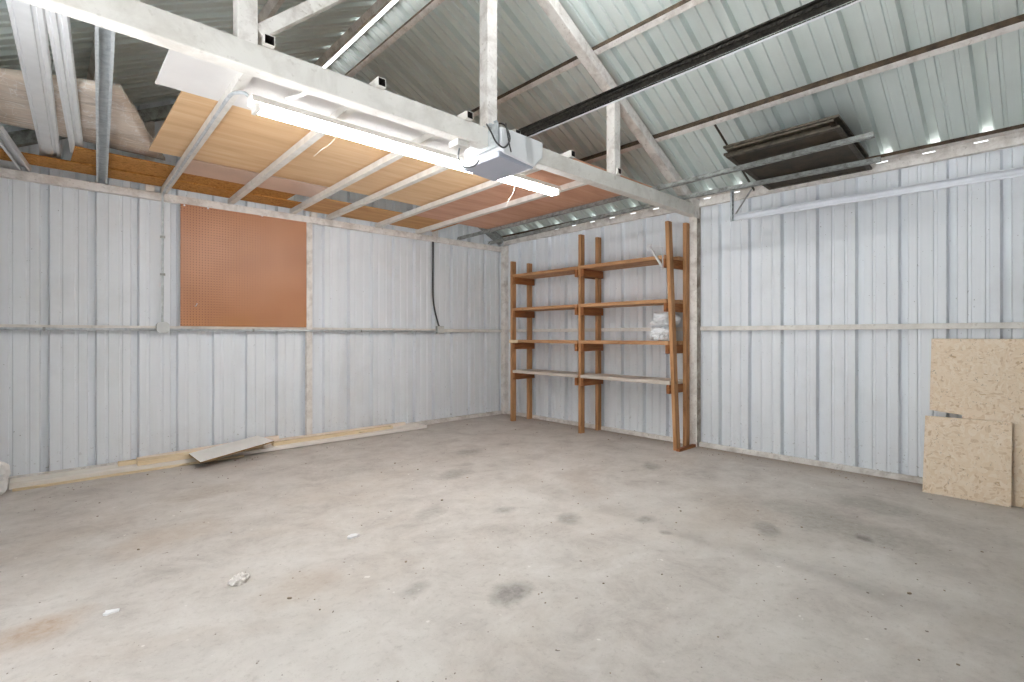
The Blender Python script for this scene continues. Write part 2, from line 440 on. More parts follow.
# profiled roof, both slopes
bm = B()
RR = [c + .10 for c in RIGHT_RIBS] + [-(3.352 + .024 + RIB * 11) + .10]
pr = profile(-L - .1, .12, RR, .056, .042, .029, .015)
nrm = Vector((SL, 0, 1)).normalized(); nrl = Vector((-SL, 0, 1)).normalized()
prev = None
for u, d in pr:
    cur = [bm.verts.new(Vector((x, u, 2.67 - SL * x)) + nrm * d) for x in (.01, -W / 2 + .01)]
    if prev: bm.faces.new((prev[0], cur[0], cur[1], prev[1]))
    prev = cur
prev = None
for u, d in pr:
    cur = [bm.verts.new(Vector((x, u, 2.67 + SL * (W + x))) + nrl * d) for x in (-W - .045, -W / 2 - .01)]
    if prev: bm.faces.new((prev[0], cur[0], cur[1], prev[1]))
    prev = cur
# ridge cap
zr = zroof(-W / 2) + .05
prism(bm, [(-.28, -.28 * SL), (0, 0), (.28, -.28 * SL), (.28, -.28 * SL + .004), (0, .006), (-.28, -.28 * SL + .004)], (-W / 2, -L - .1, zr), (-W / 2, .12, zr))
struct('ceiling', bm, ROOF)

bm = B(); box(bm, .017, .056, -L, .0, 2.6265, 2.6295); struct('trim_2', bm, WHITE_OLD)  # unseen strip added to cut daylight leaking down the rib tops
# base angles
bm = B(); box(bm, -.045, 0, -L, -.1, 0, .045); struct('baseboard_right', bm, WHITE_OLD, .004)
bm = B(); box(bm, -W, -.1, -.045, 0, 0, .05); struct('baseboard_left', bm, WHITE_OLD, .004)

# ------------------------------------------------------------------ framing
def twotone_box(p, q, w, h, up, sides):
    bm = B(); fs = bar(bm, p, q, w, h, up)
    for i in sides: fs[i].material_index = 1
    return bm
# purlins: pale underside, rusty grime and painted-in shade on the upslope side
def purlin(x, label, right=True):
    z = zroof(x)
    n = Vector((SL if right else -SL, 0, 1)).normalized()
    c = Vector((x, 0, z)) - n * .0325
    bm = B(); fs = bar(bm, (c.x, -L + .02, c.z), (c.x, -.03, c.z), .05, .062, n)
    # bar along +y : side axis = d x up -> points to +x
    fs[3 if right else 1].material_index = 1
    bmesh.ops.recalc_face_normals(bm, faces=bm.faces[:])
    return tag(obj('roof_purlin', bm, [WHITE_OLD, GRIME_SHADE], origin=(c.x, -L / 2, c.z)), label, 'purlin', 'purlins under the roof sheets')
purlin(-2.72, 'grimy roof purlin just right of the ridge light, highest on the near slope')
purlin(-1.80, 'white roof purlin midway up the near slope, above the opener rail')
purlin(-.86, 'lowest white roof purlin on the near slope, just above the dark screens')
purlin(-3.08, 'dark roof purlin along the left edge of the ridge light', False)
purlin(-4.00, 'roof purlin on the far dark slope, upper one', False)
purlin(-4.94, 'roof purlin on the far dark slope, lower one', False)

# eave: wall beam, slotted closer that lets daylight in at every rib, rusty purlin above
t = thing('eave_beam', 'long white eave beam with daylight slots along the top of the right wall', 'beam', (-.03, -L / 2, 2.56))
bm = B(); box(bm, -.05, -.002, -L + .02, -.02, 2.566, 2.628); obj('lower_rail', bm, WHITE_OLD, t, .003)
bm = B()
y = -L + .02
box(bm, -.046, -.040, -L + .02, -.02, 2.6285, 2.637); box(bm, -.046, -.040, -L + .02, -.02, 2.648, 2.6545)
for c in sorted(c + .135 for c in RIGHT_RIBS if -L + .2 < c < -.25):
    box(bm, -.046, -.040, y, c - .04, 2.637, 2.648); y = c + .04
box(bm, -.046, -.040, y, -.02, 2.637, 2.648)
obj('slotted_strip', bm, WHITE_OLD, t)
bm = B(); fs = box(bm, -.135, -.03, -L + .02, -.03, 2.655, 2.683)
fs[5].material_index = 1
obj('upper_rail', bm, [WHITE_OLD, GRIME_SHADE], t)

# girts
bm = B(); box(bm, -.042, -.001, -L, -3.16, 1.24, 1.285); tag(obj('wall_girt', bm, WHITE, bevel=.003), 'white horizontal girt on the right wall, right of the post', 'girt', 'wall girts')
bm = B(); box(bm, -.042, -.001, -3.05, -.1, 1.238, 1.28); tag(obj('wall_girt', bm, WHITE, bevel=.003), 'white horizontal girt on the wall behind the wooden shelving', 'girt', 'wall girts')
bm = B(); box(bm, -W, -3.035, -.042, -.001, 1.235, 1.278); tag(obj('wall_girt', bm, WHITE, bevel=.003), 'white horizontal girt on the left wall under the pegboard', 'girt', 'wall girts')
bm = B(); box(bm, -2.965, -.1, -.042, -.001, 1.235, 1.278); tag(obj('wall_girt', bm, WHITE, bevel=.003), 'white horizontal girt on the left wall below the black cable', 'girt', 'wall girts')
bm = B(); box(bm, -W, -.09, -.06, -.001, 2.452, 2.523); tag(obj('wall_plate', bm, WHITE_OLD, bevel=.004), 'long pale steel beam along the top of the left wall', 'beam')
bm = B(); box(bm, -3.033, -2.967, -.05, -.001, .05, 2.451); tag(obj('wall_stud', bm, WHITE_OLD, bevel=.004), 'white vertical stud on the left wall beside the pegboard', 'stud')
# posts
bm = B(); fs = box(bm, -.09, -.002, -3.15, -3.06, 0, 2.565); fs[2].material_index = 1  # front face coloured darker for rust and for the shade on it
tag(obj('steel_post', bm, [WHITE_OLD, m_grime('post_rust_side', rgb(190, 184, 174), rgb(120, 104, 88), .4, 9)], bevel=.004), 'white steel post at the right end of the wooden shelving', 'post', 'wall posts')
bm = B(); box(bm, -.085, -.002, -.085, -.002, 0, 2.55)
tag(obj('steel_post', bm, WHITE_OLD, bevel=.004), 'white steel post in the corner of the two walls', 'post', 'wall posts')

# truss across the room
YT = -3.105
t = thing('roof_truss', 'white steel roof truss spanning the room above the strip light', 'truss', (-W / 2, YT, 2.46))
bm = B(); bar(bm, (-W + .02, YT, 2.53), (-.05, YT, 2.525), .088, .125); obj('bottom_chord', bm, WHITE, t, .006)
for sgn in (0, 1):
    bm = B()
    a, b = ((-.04, zraf(-.04) + .055), (-W / 2, zraf(-W / 2) + .055)) if sgn == 0 else ((-W + .04, zraf(-W + .04) + .055), (-W / 2, zraf(-W / 2) + .055))
    bar(bm, (a[0], YT, a[1]), (b[0], YT, b[1]), .09, .098); obj('rafter', bm, WHITE_OLD, t, .005)
for x in (-4.49, -2.96, -1.52):
    bm = B(); bar(bm, (x, YT, 2.58), (x, YT, zraf(x) + .02), .088, .088, (0, 1, 0)); obj('web_post', bm, WHITE_OLD, t, .005)
bm = B(); bar(bm, (-4.44, YT, 2.66), (-3.05, YT, 3.93), .07, .06); obj('diagonal_brace', bm, WHITE_OLD, t, .004)
bm = B(); prism(bm, [(-.003, 0), (.003, 0), (.003, .2), (-.003, .05)], (-.16, YT - .05, 2.44), (-.05, YT - .05, 2.44)); obj('gusset_plate', bm, WHITE_OLD, t)

# gable rafters on the left wall
t = thing('gable_frame', 'grey gable rafters under the roof at the top of the left wall', 'rafter', (-W / 2, -.06, 2.5))
for a, b in (((-.12), (-W / 2)), ((-W + .04), (-W / 2))):
    bm = B(); bar(bm, (a, -.05, zraf(a) + .06), (b, -.05, zraf(b) + .06), .09, .10); obj('rafter', bm, GALV_D, t, .004)
for x in (-4.47, -2.95, -1.30):
    bm = B(); box(bm, x - .035, x + .035, -.055, -.003, 2.525, zraf(x) + .01); obj('gable_stud', bm, WHITE_OLD, t, .003)

# ------------------------------------------------------------------ loft joists and what lies on them
def zj(y): return 2.5255 - .0215 * y        # underside of joists: on the plate at y=0, on the chord at y=-3.1
TOP = .052
JO = [(-4.36, -4.40, 'white loft joist carrying the grey conduit, leftmost of the row'), (-3.79, -3.80, 'white loft joist second from the left, above the pegboard middle'),
      (-3.18, -3.17, 'white loft joist meeting the wall near the right side of the pegboard'), (-2.77, -2.74, 'white loft joist ending just right of the wall stud'),
      (-2.15, -2.14, 'white loft joist passing behind the garage door opener'), (-1.57, -1.52, 'rightmost white loft joist, nearest the galvanised tracks')]
for xa, xb, lab in JO:
    bm = B(); hollow(bm, (xa, -.004, zj(0) + .026), (xb, -3.17, zj(-3.17) + .026), .05, .05, .004)
    tag(obj('loft_joist', bm, [WHITE, DARKHOLE]), lab, 'joist', 'joists under the loft')

def slab(name, x0, x1, y0, y1, lift, th, m, label, cat, rot=0.0, group=None, edge=None):
    """a sheet lying on the joists (they rise towards the truss)"""
    bm = B(); cx, cy = (x0 + x1) / 2, (y0 + y1) / 2; ca, sa = math.cos(rot), math.sin(rot)
    fs = box(bm, x0, x1, y0, y1, 0, th)
    for v in bm.verts:
        dx, dy = v.co.x - cx, v.co.y - cy
        v.co.x, v.co.y = cx + dx * ca - dy * sa, cy + dx * sa + dy * ca
        v.co.z += zj(v.co.y) + TOP + lift
    return tag(obj(name, bm, m, bevel=.002), label, cat, group)
slab('strand_board', -5.56, -3.17, -.345, -.062, 0, .012, OSBD, 'amber strand board lowest on the loft along the left wall', 'board', .012)
slab('strand_board', -5.03, -3.34, -.70, -.20, .013, .012, OSBD, 'amber strand board piled on the lowest one, left part of the loft', 'board', .03)
slab('pink_sheet', -4.33, -3.2, -1.02, -.62, 0, .006, PINKB, 'glossy pinkish sheet between the big plywood and the strand boards', 'board', .02)
slab('plywood_sheet', -4.60, -2.07, -2.245, -.995, .0135, .012, PLY, 'large tan plywood sheet left of the strip light above the joists', 'plywood', .004)
slab('plywood_sheet', -3.15, -1.36, -.63, -.062, 0, .012, m_wood('yellow_plywood', rgb(168, 118, 66), rgb(190, 142, 88), rgb(206, 162, 110), 'x', .4, .6, False), 'narrow yellowish plywood sheet above the left wall and black cable', 'plywood', .0)
slab('plywood_sheet', -2.05, -.74, -3.05, -.64, 0, .012, PLYR, 'reddish plywood sheet at the right end of the loft by the tracks', 'plywood', .0)
slab('white_sheet', -4.735, -2.08, -3.04, -2.26, 0, .009, WHITEB, 'white sheet on the loft between plywood and truss over the light', 'board', .0)

# plastic wrapped slab lying on the left of the loft
bm = B()
cor = [Vector(p) for p in ((-4.42, -.50, 2.69), (-4.86, -1.92, 2.675), (-5.74, -1.50, 2.675), (-5.72, -.70, 2.69))]
N = 18
gr = [[None] * (N + 1) for _ in range(N + 1)]
def q2(u, v): return cor[0].lerp(cor[1], v).lerp(cor[3].lerp(cor[2], v), u)
lay = []
for s_ in (0, 1):
    g = []
    for i in range(N + 1):
        row = []
        for j in range(N + 1):
            p = q2(i / N, j / N); k = noise.noise(p * 3.0) * .012 + noise.noise(p * 9) * .004
            e = min(i, j, N - i, N - j); rnd = .012 if e == 0 else 0
            row.append(bm.verts.new(p + Vector((0, 0, (k + rnd) if s_ == 0 else (.05 + k - rnd)))))
        g.append(row)
    lay.append(g)
for s_, g in enumerate(lay):
    for i in range(N):
        for j in range(N):
            f = bm.faces.new((g[i][j], g[i + 1][j], g[i + 1][j + 1], g[i][j + 1])); f.smooth = True
for i in range(N):
    for (a, b) in (((i, 0), (i + 1, 0)), ((i, N), (i + 1, N)), ((0, i), (0, i + 1)), ((N, i), (N, i + 1))):
        f = bm.faces.new((lay[0][a[0]][a[1]], lay[0][b[0]][b[1]], lay[1][b[0]][b[1]], lay[1][a[0]][a[1]])); f.smooth = True
tag(obj('wrapped_slab', bm, FOIL), 'tan slab wrapped in wrinkled clear plastic lying on the loft', 'slab')

# loose metal pieces laid between wall plate and truss
def zl(y, lift=0.): return zj(y) + TOP * .5 + lift
bm = B(); prism(bm, channel(.074, .05, .003, .015), (-4.815, -.008, zl(0)), (-5.02, -3.18, zl(-3.18)))
tag(obj('metal_stud', bm, GALV), 'galvanised steel stud laid over the loft, open side down', 'metal stud')
def trim(p, q, w, label):
    bm = B(); a = w / 2
    prism(bm, [(-a, .004), (-a + .008, -.006), (-a + .026, -.006), (-a + .030, .006), (-a + .044, .006), (-a + .048, -.006), (a - .02, -.006), (a - .014, .002), (a, .002), (a, .007), (-a, .007)], p, q)
    return tag(obj('metal_trim', bm, TRIMW), label, 'metal trim', 'white trims on the loft')
trim((-5.145, -.09, 2.640), (-5.29, -3.35, 2.640), .125, 'broad white grooved metal trim at the far left of the loft')
trim((-4.995, -.42, 2.642), (-5.205, -3.35, 2.642), .085, 'narrow white metal trim right of the broad one on the loft')
bm = B(); prism(bm, channel(.068, .045, .0025, .014), (-5.30, -.008, zl(0)), (-5.72, -3.0, zl(-3.0)))
tag(obj('metal_track', bm, [TRIMW]), 'short white steel channel lying askew at the far left above the wall', 'metal track')

# ------------------------------------------------------------------ strip lights
def strip_light(p, q, label, mat_t, name_group, wide=.11, two=True, cords=()):
    p, q = Vector(p), Vector(q); d, s, u = frame(p, q)
    t = thing('strip_light', label, 'light', tuple((p + q) / 2), name_group)
    bm = B(); a = wide / 2
    prism(bm, [(-a, 0), (-a + .02, .04), (a - .02, .04), (a, 0), (a - .005, 0), (a - .022, .034), (-a + .022, .034), (-a + .005, 0)], p, q); obj('housing', bm, WHITE, t)
    for e in (p + d * .03, q - d * .03):
        bm = B(); bar(bm, e - d * .012 - u * .02, e + d * .012 - u * .02, wide * .8, .044); obj('lamp_holder', bm, WHITE, t, .002)
    for k in ((-1, 1) if two else (0,)):
        bm = B(); c = s * (k * .027) - u * .018
        tube(bm, [p + d * .045 + c, q - d * .045 + c], .0185, 12); obj('fluorescent_tube', bm, mat_t, t)
    for c in cords:
        bm = B(); tube(bm, curve(c, 6), .0012, 5); obj('pull_cord', bm, STRING, t)
    return t
lz = 2.462
strip_light((-4.37, -2.75, lz), (-1.86, -2.75, lz), 'long bright fluorescent strip light under the loft joists', TUBE_L, 'strip lights',
            cords=[((-3.86, -2.72, lz - .03), (-3.845, -2.55, lz - .04), (-3.87, -2.5, lz - .06), (-3.89, -2.42, lz - .09)),
                   ((-2.36, -2.74, lz - .03), (-2.37, -2.72, 2.36), (-2.40, -2.70, 2.30), (-2.44, -2.71, 2.22))])
rz = zroof(-W / 2) - .05
strip_light((-2.965, -2.95, rz), (-2.965, -.30, rz), 'bright fluorescent strip light hung along the roof ridge', TUBE_R, 'strip lights', .085, False)
strip_light((-2.93, -4.6, rz - .17), (-2.93, -3.3, rz - .17), 'short fluorescent strip light along the ridge above the opener rail', TUBE_ADDED, 'strip lights', .085, False)  # lamp added out of view to light the room

# ------------------------------------------------------------------ wiring
bm = B()
tube(bm, curve([(-4.378, -2.75, 2.500), (-4.40, -2.745, 2.512), (-4.425, -2.70, 2.52), (-4.433, -2.6, 2.535), (-4.425, -2.3, 2.54), (-4.41, -1.6, 2.528), (-4.395, -.8, 2.512), (-4.383, -.2, 2.505), (-4.378, -.09, 2.47), (-4.376, -.072, 2.40), (-4.376, -.068, 1.9), (-4.376, -.06, 1.315)], 8), .0095, 8)
tube(bm, [(-W + .01, -.066, 1.243), (-4.43, -.066, 1.243)], .0115, 10)
tube(bm, [(-4.32, -.066, 1.243), (-1.30, -.066, 1.243)], .0115, 10)
t = tag(obj('electrical_conduit', bm, GALV), 'thin metal conduit running from the strip light down the left wall', 'conduit')
for z in (1.75, 2.1):
    bm = B(); box(bm, -4.395, -4.357, -.081, -.055, z, z + .02); obj('conduit_strap', bm, GALV_D, t)
for x in (-5.2, -3.6, -2.4):
    bm = B(); box(bm, x, x + .018, -.08, -.043, 1.228, 1.258); obj('conduit_strap', bm, GALV_D, t)
t = thing('junction_box', 'round-cornered metal junction box left of the pegboard', 'electrical box', (-4.375, -.05, 1.22))
bm = B()
prism(bm, [(.05 * sx + ox, .05 * sy + oy) for sx, sy, ox, oy in ((-.6, -1, 0, 0), (.6, -1, 0, 0), (1, -.6, 0, 0), (1, .6, 0, 0), (.6, 1, 0, 0), (-.6, 1, 0, 0), (-1, .6, 0, 0), (-1, -.6, 0, 0))], (-4.375, -.043, 1.262), (-4.375, -.088, 1.262))
obj('box_body', bm, GALV_D, t, .003)
bm = B()
prism(bm, [(.051 * sx, .051 * sy) for sx, sy in ((-.6, -1), (.6, -1), (1, -.6), (1, .6), (.6, 1), (-.6, 1), (-1, .6), (-1, -.6))], (-4.375, -.088, 1.262), (-4.375, -.093, 1.262))
for a, b in ((-.03, .03), (.03, -.03)): tube(bm, [(-4.375 + a, -.092, 1.262 + b), (-4.375 + a, -.097, 1.262 + b)], .006, 8)
obj('cover_plate', bm, m_plain('box_cover', rgb(206, 208, 206), .4, .3), t, .002)
t = thing('outlet_box', 'metal outlet box on the left wall below the black cable', 'electrical box', (-1.25, -.05, 1.22))
bm = B(); box(bm, -1.305, -1.195, -.09, -.043, 1.215, 1.315); obj('box_body', bm, GALV_D, t, .006)
bm = B(); box(bm, -1.302, -1.198, -.094, -.09, 1.218, 1.312)
for z in (1.245, 1.285): tube(bm, [(-1.25, -.092, z), (-1.25, -.099, z)], .017, 12)
obj('outlet_cover', bm, m_plain('outlet_cover', rgb(214, 214, 210), .4, .2), t, .002)
bm = B(); tube(bm, curve([(-1.335, -.03, 2.452), (-1.335, -.028, 2.1), (-1.335, -.028, 1.75), (-1.315, -.034, 1.55), (-1.27, -.055, 1.35), (-1.26, -.066, 1.313)], 8), .012, 8)
tag(obj('power_cable', bm, CABLE), 'thick black cable hanging down the left wall into the outlet box', 'cable')
bm = B(); tube(bm, curve([(-4.20, -2.80, 2.525), (-4.18, -2.93, 2.50), (-4.10, -3.0, 2.535), (-3.9, -3.035, 2.55), (-3.6, -3.04, 2.55), (-3.32, -3.04, 2.548), (-3.24, -3.04, 2.54)], 8), .011, 8)
for x in (-3.78, -3.5): box(bm, x, x + .02, -3.062, -3.028, 2.535, 2.562)
tag(obj('white_conduit', bm, m_plain('white_flex_conduit', rgb(226, 224, 220), .5, 0, .03)), 'white flexible conduit looping from the strip light onto the truss beam', 'conduit')
t = thing('ceiling_outlet', 'small white outlet fixed under the truss beam beside the opener', 'electrical box', (-3.2, -3.1, 2.43))
bm = B(); box(bm, -3.24, -3.14, -3.13, -3.03, 2.425, 2.464); obj('box_body', bm, WHITE, t, .004)

# ------------------------------------------------------------------ garage door opener with its rail
t = thing('garage_door_opener', 'white garage door opener hung at the truss with dark chain rail', 'garage door opener', (-2.8, -3.05, 2.36))
bm = B()
prism(bm, [(-.2, .02), (-.17, -.03), (.12, -.06), (.2, .02), (.2, .13), (-.2, .135)][::1], (-2.78, -3.26, 2.44), (-2.78, -2.86, 2.44))
obj('housing', bm, OPENW, t, .008)
bm = B()
prism(bm, [(-.205, -.005), (-.20, -.045), (.09, -.062), (.12, -.055), (.13, -.02), (-.17, -.005)], (-2.78, -3.24, 2.425), (-2.78, -2.84, 2.425)); obj('light_lens', bm, OPENL, t, .006)
bm = B()
box(bm, -3.0, -2.994, -3.25, -2.95, 2.44, 2.60)
for i in range(5): box(bm, -3.008, -2.988, -3.24 + i * .06, -3.215 + i * .06, 2.602, 2.612)
box(bm, -3.0, -2.60, -3.20, -3.17, 2.577, 2.583)
obj('mounting_bracket', bm, GALV, t)
bm = B()
tube(bm, curve([(-3.03, -3.17, 2.60), (-3.05, -3.24, 2.52), (-3.03, -3.27, 2.45), (-2.97, -3.28, 2.43), (-2.92, -3.28, 2.50), (-2.93, -3.24, 2.60), (-2.95, -3.17, 2.63)], 6), .006, 6)
tube(bm, curve([(-2.93, -3.25, 2.61), (-2.95, -3.285, 2.54), (-2.93, -3.285, 2.46), (-2.90, -3.27, 2.42)], 6), .005, 6)
obj('wire', bm, CABLE, t, label='thin black wires looped at the side of the opener')
bm = B(); tube(bm, curve([(-3.19, -3.08, 2.424), (-3.19, -3.07, 2.36), (-3.13, -3.05, 2.32), (-3.04, -3.05, 2.35), (-2.99, -3.04, 2.40)], 6), .006, 6)
obj('power_cord', bm, CABLEG, t)
bm = B()
zr_ = 2.60
prism(bm, [(-.026, .03), (-.026, .022), (-.006, .022), (-.006, -.02), (.006, -.02), (.006, .022), (.026, .022), (.026, .03)], (-2.74, -3.2, zr_), (-2.74, -6.32, zr_ + .01))
obj('rail', bm, DARKSTEEL, t)
for sx, zz in ((-.022, .006), (.024, -.016)):
    bm = B(); y = -3.24
    while y > -6.3:
        box(bm, -2.74 + sx - .004, -2.74 + sx + .004, y - .016, y, zr_ + zz - .006, zr_ + zz + .006); y -= .019
    obj('chain', bm, DARKSTEEL, t)
bm = B(); tube(bm, [(-2.722, -3.24, zr_ - .028), (-2.722, -6.3, zr_ - .018)], .005, 6); obj('steel_rod', bm, SILVER, t)

# ------------------------------------------------------------------ galvanised tracks laid over truss and wall, dark screens on them
def jtrack(w=.030, h=.036):
    """galvanised track: flanged channel, open below, with turned-out feet"""
    a, b = w / 2, h / 2; r = .003; f = .011
    return [(-a, b), (-a, -b + r), (-a - f, -b + r), (-a - f, -b + r + .006), (-a - f - .002, -b + r + .006), (-a - f - .002, -b), (-a + r, -b), (-a + r, b - r), (a - r, b - r), (a - r, -b), (a + f + .002, -b), (a + f + .002, -b + r + .006), (a + f, -b + r + .006), (a + f, -b + r), (a, -b + r), (a, b)]
bm = B(); prism(bm, jtrack(), (-.94, -.07, 2.543), (-.84, -3.105, 2.612)); prism(bm, jtrack(), (-.84, -3.105, 2.612), (-.785, -4.86, 2.648))
tag(obj('spare_track', bm, GALV_D), 'galvanised door track over the truss, further from the right wall', 'track', 'spare door tracks overhead')
bm = B(); prism(bm, jtrack(), (-.40, -.10, 2.543), (-.36, -3.105, 2.612)); prism(bm, jtrack(), (-.36, -3.105, 2.612), (-.33, -4.81, 2.588))
tag(obj('spare_track', bm, GALV_D), 'galvanised door track over the truss, nearer the right wall', 'track', 'spare door tracks overhead')

def screen(i, x0, x1, y0, y1, lift, label):
    t = thing('window_screen', label, 'screen', ((x0 + x1) / 2, (y0 + y1) / 2, 2.6), 'dark framed screens on the tracks')
    def place(bm):
        for v in bm.verts: v.co.z += 2.584 - .103 * v.co.x + lift
    w, th = .035, .018
    bm = B()
    for a in ((x0, x1, y0, y0 + w), (x0, x1, y1 - w, y1), (x0, x0 + w, y0 + w, y1 - w), (x1 - w, x1, y0 + w, y1 - w)): box(bm, *a, 0, th)
    place(bm); obj('frame', bm, SCREENF, t, .002)
    bm = B(); box(bm, x0 + w - .004, x1 - w + .004, y0 + w - .004, y1 - w + .004, .006, .011); place(bm); obj('panel', bm, SCREENM, t)
screen(0, -1.00, -.065, -4.70, -3.87, 0, 'dark framed screen lowest in the pile on the tracks')
screen(1, -.99, -.105, -4.64, -3.845, .021, 'dark framed screen second from bottom of the pile on the tracks')
screen(2, -1.03, -.17, -4.67, -3.88, .042, 'dark framed screen third from bottom of the pile on the tracks')
screen(3, -1.03, -.18, -4.70, -3.86, .066, 'dark framed screen on top of the pile on the tracks')

# horizontal door track by the right wall, with its hanger
bm = B()
a = [(.0, .024), (.012, .026), (.020, .018), (.022, 0), (.018, -.018), (.008, -.025), (-.006, -.022), (-.008, -.014), (-.004, -.014), (.006, -.018), (.014, -.012), (.016, 0), (.014, .014), (.004, .02), (-.022, .02), (-.022, .024)]
prism(bm, [(-x * 1.2, y * 1.25) for x, y in a], (-.265, -3.62, 2.335), (-.15, -L + .08, 2.335))
tag(obj('door_track', bm, SILVER), 'pale horizontal garage door track along the upper right wall', 'track')
t = thing('track_hanger', 'perforated steel hanger and strap holding the end of the pale door track', 'bracket', (-.28, -3.63, 2.3))
bm = B()
prism(bm, [(-.022, 0), (.022, 0), (.022, .004), (-.018, .004), (-.018, .035), (-.022, .035)], (-.299, -3.625, 2.30), (-.295, -3.625, 2.60), (0, 1, 0))
obj('upright_angle', bm, GALV, t)
bm = B()
for i in range(7): box(bm, -.3085, -.3015, -3.6275, -3.6265, 2.32 + i * .04, 2.34 + i * .04)
obj('slot', bm, DARKHOLE, t)
bm = B(); bar(bm, (-.27, -3.64, 2.37), (-.14, -3.74, 2.62), .03, .006); obj('brace', bm, GALV_D, t)
bm = B(); bar(bm, (-.87, -3.70, 3.07), (-.13, -3.76, 2.60), .03, .004, (0, 1, 0)); obj('strap', bm, SCREENF, t)

# ------------------------------------------------------------------ wooden shelving
t = thing('shelving_unit', 'tall homemade stained wooden shelving against the right wall', 'shelf', (-.25, -1.84, 0))
UP = [(-.40, -.615, 2.215), (-.10, -.632, 2.215), (-.385, -1.816, 2.415), (-.077, -1.835, 2.42), (-.132, -3.05, 2.395)]
for x, y, h in UP:
    bm = B(); bar(bm, (x, y, 0), (x, y, h), .075, .04, (0, 1, 0)); obj('upright', bm, SHELFW, t, .003)
bm = B(); bar(bm, (-.382, -3.08, 0), (-.385, -2.985, 2.385), .075, .04, (0, 1, 0)); obj('upright', bm, SHELFW, t, .003)
def lean(z): return -3.08 + .095 * z / 2.385
LV = [2.03, 1.568, 1.128, .712]
for i, z in enumerate(LV):
    zb = z - .038
    m1 = SHELFY if i < 3 else SHELFP
    bm = B(); box(bm, -.435, -.255, -1.792, -.64, zb, z); obj('shelf_board', bm, m1, t, .003)
    bm = B(); box(bm, -.25, -.065, -1.81, -.60 if False else -.655, zb, z - .002); obj('shelf_board', bm, m1, t, .003)
    ye = lean(z) + .025
    bm = B(); box(bm, -.435, -.255, ye, -1.84, zb, z + .002); obj('shelf_board', bm, SHELFY if i < 3 else SHELFP, t, .003)
    bm = B(); box(bm, -.25, -.065, -3.03, -1.858, zb, z); obj('shelf_board', bm, SHELFY if i < 3 else SHELFP, t, .003)
    for ya, yb in ((-.69, -.654), (-1.793, -1.757), (-1.894, -1.858), (-3.03, -2.994)):
        if ya < -2.9:
            bm = B(); box(bm, -.40, -.055, ya, yb, zb - .092, zb - .001)
            for v in bm.verts:
                if v.co.x < -.3: v.co.y = v.co.y - (-3.035) + lean(zb - .05) + .02 if False else v.co.y + max(0, lean(zb) + .02 + 3.03)
                if v.co.x < -.3: v.co.x = -.445
        else:
            bm = B(); box(bm, -.445, -.05, ya, yb, zb - .092, zb - .001)
        obj('cleat', bm, SHELFD, t, .003)
bm = B(); box(bm, -.456, -.439, -.755, -.59, 1.085, 1.129); obj('end_block', bm, FRESHY, t, .002, label='pale fresh wood block at the left end of a shelf')
bm = B(); box(bm, -.44, -.10, -3.145, -3.102, 0, .03); obj('foot_board', bm, SHELFD, t, .003)

t = thing('shelf_bracket', 'white metal shelf bracket screwed to the right front upright of the shelving', 'bracket', (-.43, -2.98, 1.88))
bm = B(); yb = -2.962
box(bm, -.466, -.438, yb, yb + .004, 1.885, 2.11); obj('back_plate', bm, TRIMW, t)
bm = B(); bar(bm, (-.455, yb + .004, 1.90), (-.455, yb + .155, 2.135), .026, .018); obj('diagonal_arm', bm, TRIMW, t)
bm = B(); tube(bm, curve([(-.455, yb + .002, 2.105), (-.455, yb + .05, 2.125), (-.455, yb + .10, 2.14), (-.455, yb + .155, 2.15)], 4), .004, 6); obj('top_rod', bm, TRIMW, t)
bm = B()
tube(bm, curve([(-.455, yb + .13, 2.15), (-.455, yb + .165, 2.155), (-.455, yb + .185, 2.13), (-.455, yb + .175, 2.105), (-.455, yb + .15, 2.11)], 4), .011, 8); obj('hook_end', bm, TRIMW, t)

# crumpled plastic on the third shelf
def crumple(name, c, r, amp, seed, m, label, cat, flat=.0, sub=4):
    bm = B(); bmesh.ops.create_icosphere(bm, subdivisions=sub, radius=1)
    for v in bm.verts:
        p = v.co.copy(); o_ = Vector((seed, seed * 2, seed * 3))
        k = 1 + amp * (noise.noise(p * 1.6 + o_) + .6 * abs(noise.noise(p * 3.4 + o_)) - .5 * abs(noise.noise(p * 6.5 + o_)) + .22 * noise.noise(p * 13 + o_))
        v.co = Vector((p.x * r[0], p.y * r[1], p.z * r[2])) * k
        if flat and v.co.z < -r[2] * flat: v.co.z = -r[2] * flat + .02 * (v.co.z + r[2] * flat)
    zmin = min(v.co.z for v in bm.verts)
    for v in bm.verts: v.co += Vector((c[0], c[1], c[2] - zmin))
    for f in bm.faces: f.smooth = False if m is not PLASTIC else True
    return tag(obj(name, bm, m), label, cat)
crumple('plastic_bag', (-.28, -2.85, 1.131), (.125, .125, .078), .5, 3.1, PLASTIC, 'white crumpled plastic bag on the third shelf behind the right upright', 'bag', .8, 5)
crumple('plastic_bundle', (-.24, -2.86, 1.290), (.13, .135, .08), .4, 8.4, PLASTIC, 'greyish white plastic bundle lying on top of the crumpled bag', 'bag', .85, 5)

